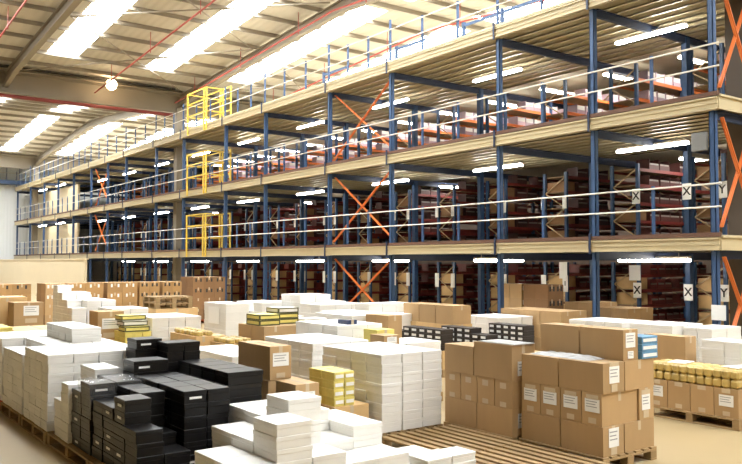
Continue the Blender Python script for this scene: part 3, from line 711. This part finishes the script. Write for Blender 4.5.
case(x, y, .8, .9, .85, .6, 'brown case at the left edge of the photo beside the wrapped labelled one', m='tan2'); case(x, y, zb, .9, .85, .652, 'brown case under the one at the left edge of the photo', m='tan2'); pallet(x+.02, y-.02, .95, .9, 'wooden pallet at the left edge of the photo')
pile(72, 301, 1.3, 4, 3, 7, .42, .34, 'white', W, 'white carton in the stepped pile below the cream partition at the left', 'carton', 'white cartons below the cream partition', hm=[[6, 7, 7], [7, 7, 7], [8, 8, 7], [9, 8, 7]])
pile(112, 309, 1.15, 2, 3, 5, .5, .42, 'white', W, 'white carton in the wide pile behind the brown case with the large label', 'carton', 'white cartons behind the large-label case', hm=[[5, 5, 4]]*2)
# row of tall slotted brown cases at the back left
HS = ('white', 'black')
def slotted(x1, y0, zt, dx, dy, m, lab, grp, nz=3, slots=2, pm='wood', dark=True):
    dz = (zt-zb)/nz; ny = slots
    key = MB()
    me = carton_mesh(dx, dy, dz, m, 'case')
    slm = MB().box(-.0025, .002, -.03, .03, dz*.55, dz*.88).mesh('hand_slot', 'black2' if dark else 'label')
    def deco(o, i, j, k):
        if i == 0 and k >= nz-2:
            for q in (.28, .72): link('hand_slot', slm, o, (0, dy*q, 0))
    grid(full(2, ny, nz), x1, y0, dx, dy, dz, zb, m, 'slotted_case', lab, 'case', grp, 'case', .004, True, None, deco)
    pallet(x1+.02, y0-.02, 2*dx+.04, ny*dy+.04, 'pallet under the '+' '.join(lab.split()[:12]), pm)
XR_ = -26.5
ypx = lambda px: -XR_*math.tan(math.atan((px-CX)/F)+YAW)
for a, b, m, zt, dark, nm in ((-6, 32, 'tan3', 1.5, True, 'leftmost'), (46, 66, 'tan', 1.5, False, 'second from the left'), (68, 104, 'tan3', 1.5, False, 'third from the left'), (108, 138, 'tan3', 1.5, False, 'fourth from the left'), (140, 160, 'tan3', 1.5, True, 'fifth from the left'), (163, 182, 'tan3', 1.5, True, 'sixth from the left')):
    y0, y1 = ypx(a), ypx(b); nn = max(2, round((y1-y0)/.6))
    slotted(XR_, y0, zt, .55, (y1-y0)/nn, m, 'brown case in the back row below the cream partition, %s stack' % nm, 'brown cases in the back row, %s stack' % nm, 4, nn, 'wood', dark)
slotted(-26.2, 11.45, 1.66, .55, .42, 'dbrown', 'dark brown slotted case in the tall stack on the red pallet', 'dark brown cases on the red pallet', 4, 3, 'redwood')
# empty pallets on brown cases
x, y = at(156, 303, 1.2)
case(x, y, .7, 1.0, 1.1, .35, 'low brown case carrying the stacked empty pallets at the back', m='tan2'); case(x, y, .0, 1.0, 1.1, .698, 'brown case below the low one with the empty pallets', m='tan2')
for k, w_ in enumerate(('lower', 'upper')): pallet(x, y, .9, .95, '%s of two empty wooden pallets lying on the brown cases at the back' % w_, z=1.052+.146*k, grp='raised empty pallets')

# right-hand pallet with gold pouches
rx, ry = -5.4, 9.95
pallet(rx+.02, ry-.03, 1.42, .92, 'wooden pallet under the gold pouches at the right')
for j in range(2):
    for k in range(4):
        case(rx-.345*k, ry+.44*j, zb, .34, .43, .38, 'brown case under the gold pouches, %s row, %s' % (('front', 'back')[j], ('rightmost', 'second from the right', 'second from the left', 'leftmost')[k]),
             [('y', .17, .22, .2, .15)] if j == 0 and k in (0, 3) else (), [('y', .17, .35, .12, .06), ('y', .17, .05, .1, .06)] if j == 0 else (), 'tan')
pk2 = MB().box(-.058, .058, -.12, .12, 0, .12).mesh('pouch', 'gold', .025)
for k in range(11):
    for j in range(3):
        for l in range(2 if j < 2 else 1):
            tag(link('gold_pouch', pk2, None, (rx-.07-.122*k, ry+.13+.25*j, .527+.122*l), R.uniform(-.08, .08)), 'gold pouch in rows on top of the brown cases at the right', 'pouch', 'gold pouches on the right-hand pallet')
for k, (a, b) in enumerate(((-.3, .3), (-1.0, .1), (-.65, .62))):
    tag(link('paper_sheet', MB().box(0, .26, 0, .36, 0, .004).mesh('sheet', 'label'), None, (rx+a-.1, ry+b, .771 if b < .4 else .649), R.uniform(-.3, .3)), 'white sheet on the gold pouches, %s' % ('nearest the right edge', 'at the left end', 'in the middle')[k], 'paper')
# behind it
x, y = at(684, 337, 1.06)
case(x+.02, y, zb, .72, .3, 1.06-zb, 'tall brown case behind the gold pouches, left of the wrapped white cartons', m='tan'); pallet(x+.04, y-.02, .76, .36, 'wooden pallet under the tall brown case behind the gold pouches')
x += .12
case(x+1.6, y-.02, zb, 1.5, .62, .55, 'long brown case below the wrapped white cartons at the right', m='tan'); pallet(x+1.62, y-.04, 1.54, .66, 'wooden pallet under the long brown case at the right')
grid(full(4, 1, 3), x+1.58, y+.02, .36, .5, .115, .697, 'white', W, 'white carton under clear wrap behind the gold pouches', 'carton', 'wrapped white cartons at the right')
tag(MB().box(x+.12, x+1.6, y-.005, y+.54, .698, 1.05).build('shrink_wrap', 'wrap'), 'clear shrink wrap around the white cartons behind the gold pouches', 'wrap')
pile(672, 326, 1.05, 2, 2, 5, .45, .5, 'white', W, 'white carton in the pile left of the near right-hand post', 'carton', 'white cartons left of the near right-hand post')
pile(712, 329, 1.02, 2, 2, 5, .28, .5, 'white', W, 'white carton in the pile at the foot of the near right-hand post', 'carton', 'white cartons at the near right-hand post')
pile(622, 323, 1.05, 3, 2, 5, .42, .5, 'white', W, 'white carton in the pile behind the near brown stack', 'carton', 'white cartons behind the near brown stack')
# brown goods under the mezzanine
x, y = at(548, 285, 1.62)
slotted(x, y, 1.62, .42, .3, 'dbrown', 'dark brown slotted case between the second and third posts from the right', 'dark brown cases between the posts', 4, 2)
slotted(x-.9, y, 1.62, .42, .3, 'tan', 'brown slotted case beside the third post from the right', 'brown cases beside the third post', 4, 2, dark=False)
pile(561, 312, 1.08, 3, 2, 3, .62, .45, 'tan', 'cardboard_box', 'brown case in the low pile in front of the dark slotted cases', 'box', 'brown cases in front of the slotted cases', 'case')
pile(592, 303, 1.2, 2, 2, 3, .42, .5, 'tan', 'cardboard_box', 'brown case in the pile left of the second post from the right', 'box', 'brown cases left of the second post', 'case')
pile(628, 309, 1.1, 2, 2, 3, .47, .5, 'tan', 'cardboard_box', 'brown case in the low pile right of the second post from the right', 'box', 'brown cases right of the second post', 'case')

# ------------------------------------------------------------------ keep the 300 of a kind that show largest, the rest as one mass
from mathutils.bvhtree import BVHTree
def world_matrix(o):
    m = Matrix.LocRotScale(o.location, o.rotation_euler, o.scale)
    return world_matrix(o.parent) @ m if o.parent else m
bv, bp, owner, hits = [], [], [], {}
for o in COL.objects:
    if o.type != 'MESH' or 'wrap' in o.name: continue
    mw = world_matrix(o); k = len(bv); bv += [mw @ v.co for v in o.data.vertices]
    top = o
    while top.parent: top = top.parent
    for p in o.data.polygons: bp.append([k+i for i in p.vertices]); owner.append(top.name)
tree = BVHTree.FromPolygons(bv, bp)
for py in range(0, 928, 3):
    for px in range(0, 1484, 3):
        hit = tree.ray_cast(cam.location, (fw + rt*((px/2-CX)/F) + up*((CY-py/2)/F)).normalized())
        if hit[2] is not None: nm = owner[hit[2]]; hits[nm] = hits.get(nm, 0)+1
del bv, bp, tree
for kind, m, cap in (('white_carton', 'white', 299), ('storage_bin', 'redbin', 280), ('storage_crate', 'crate', 250), ('storage_tray', 'lilac', 280), ('black_carton', 'black', 280)):
    obs = [o for o in COL.objects if o.parent is None and o.name.split('.')[0] == kind and o.get('kind') != 'stuff']
    obs.sort(key=lambda o: -hits.get(o.name, 0))
    rest = [o for i, o in enumerate(obs) if i >= cap or hits.get(o.name, 0) == 0]
    if len(obs) <= cap and kind == 'black_carton': rest = [o for o in rest if False]
    if not rest: continue
    mb = INNER.setdefault((kind, m), MB())
    for o in rest:
        mwx = Matrix.LocRotScale(o.location, o.rotation_euler, None)
        mb.add([mwx @ v.co for v in o.data.vertices], [list(p.vertices) for p in o.data.polygons])
        for c in list(o.children): bpy.data.objects.remove(c)
        bpy.data.objects.remove(o)

# ------------------------------------------------------------------ inner cartons of the piles (one mass per kind)
SHADE = dict(tan='mid brown', tan2='pale brown', dbrown='dark brown', tan3='brown', white='white', black='black', redbin='dark red', crate='maroon', lilac='lilac', ycard='yellow', shoe='dark')
for (nm, m), mb in INNER.items():
    wd = SHADE[m]+' '+nm.replace('_', ' ').replace(SHADE[m]+' ', '')
    lab = {'storage_bin': 'remaining dark red bins on the far ground-floor racks', 'storage_crate': 'remaining maroon crates on the far racks of the first deck',
           'storage_tray': 'remaining lilac trays on the far racks of the second deck'}.get(nm, 'remaining %s packed inside and behind the piles' % (wd+('es' if wd.endswith('box') else 's')))
    tag(mb.build(nm+'_mass', m), lab, nm.split('_')[-1], None, 'stuff')

# ------------------------------------------------------------------ light
w = bpy.data.worlds.new('world'); scene.world = w; w.use_nodes = True
w.node_tree.nodes['Background'].inputs['Color'].default_value = (1, .96, .88, 1)
w.node_tree.nodes['Background'].inputs['Strength'].default_value = 1.0
vs = scene.view_settings; vs.view_transform = 'Standard'; vs.look = 'None'; vs.gamma = 1; vs.use_curve_mapping = False
vs.exposure = .05
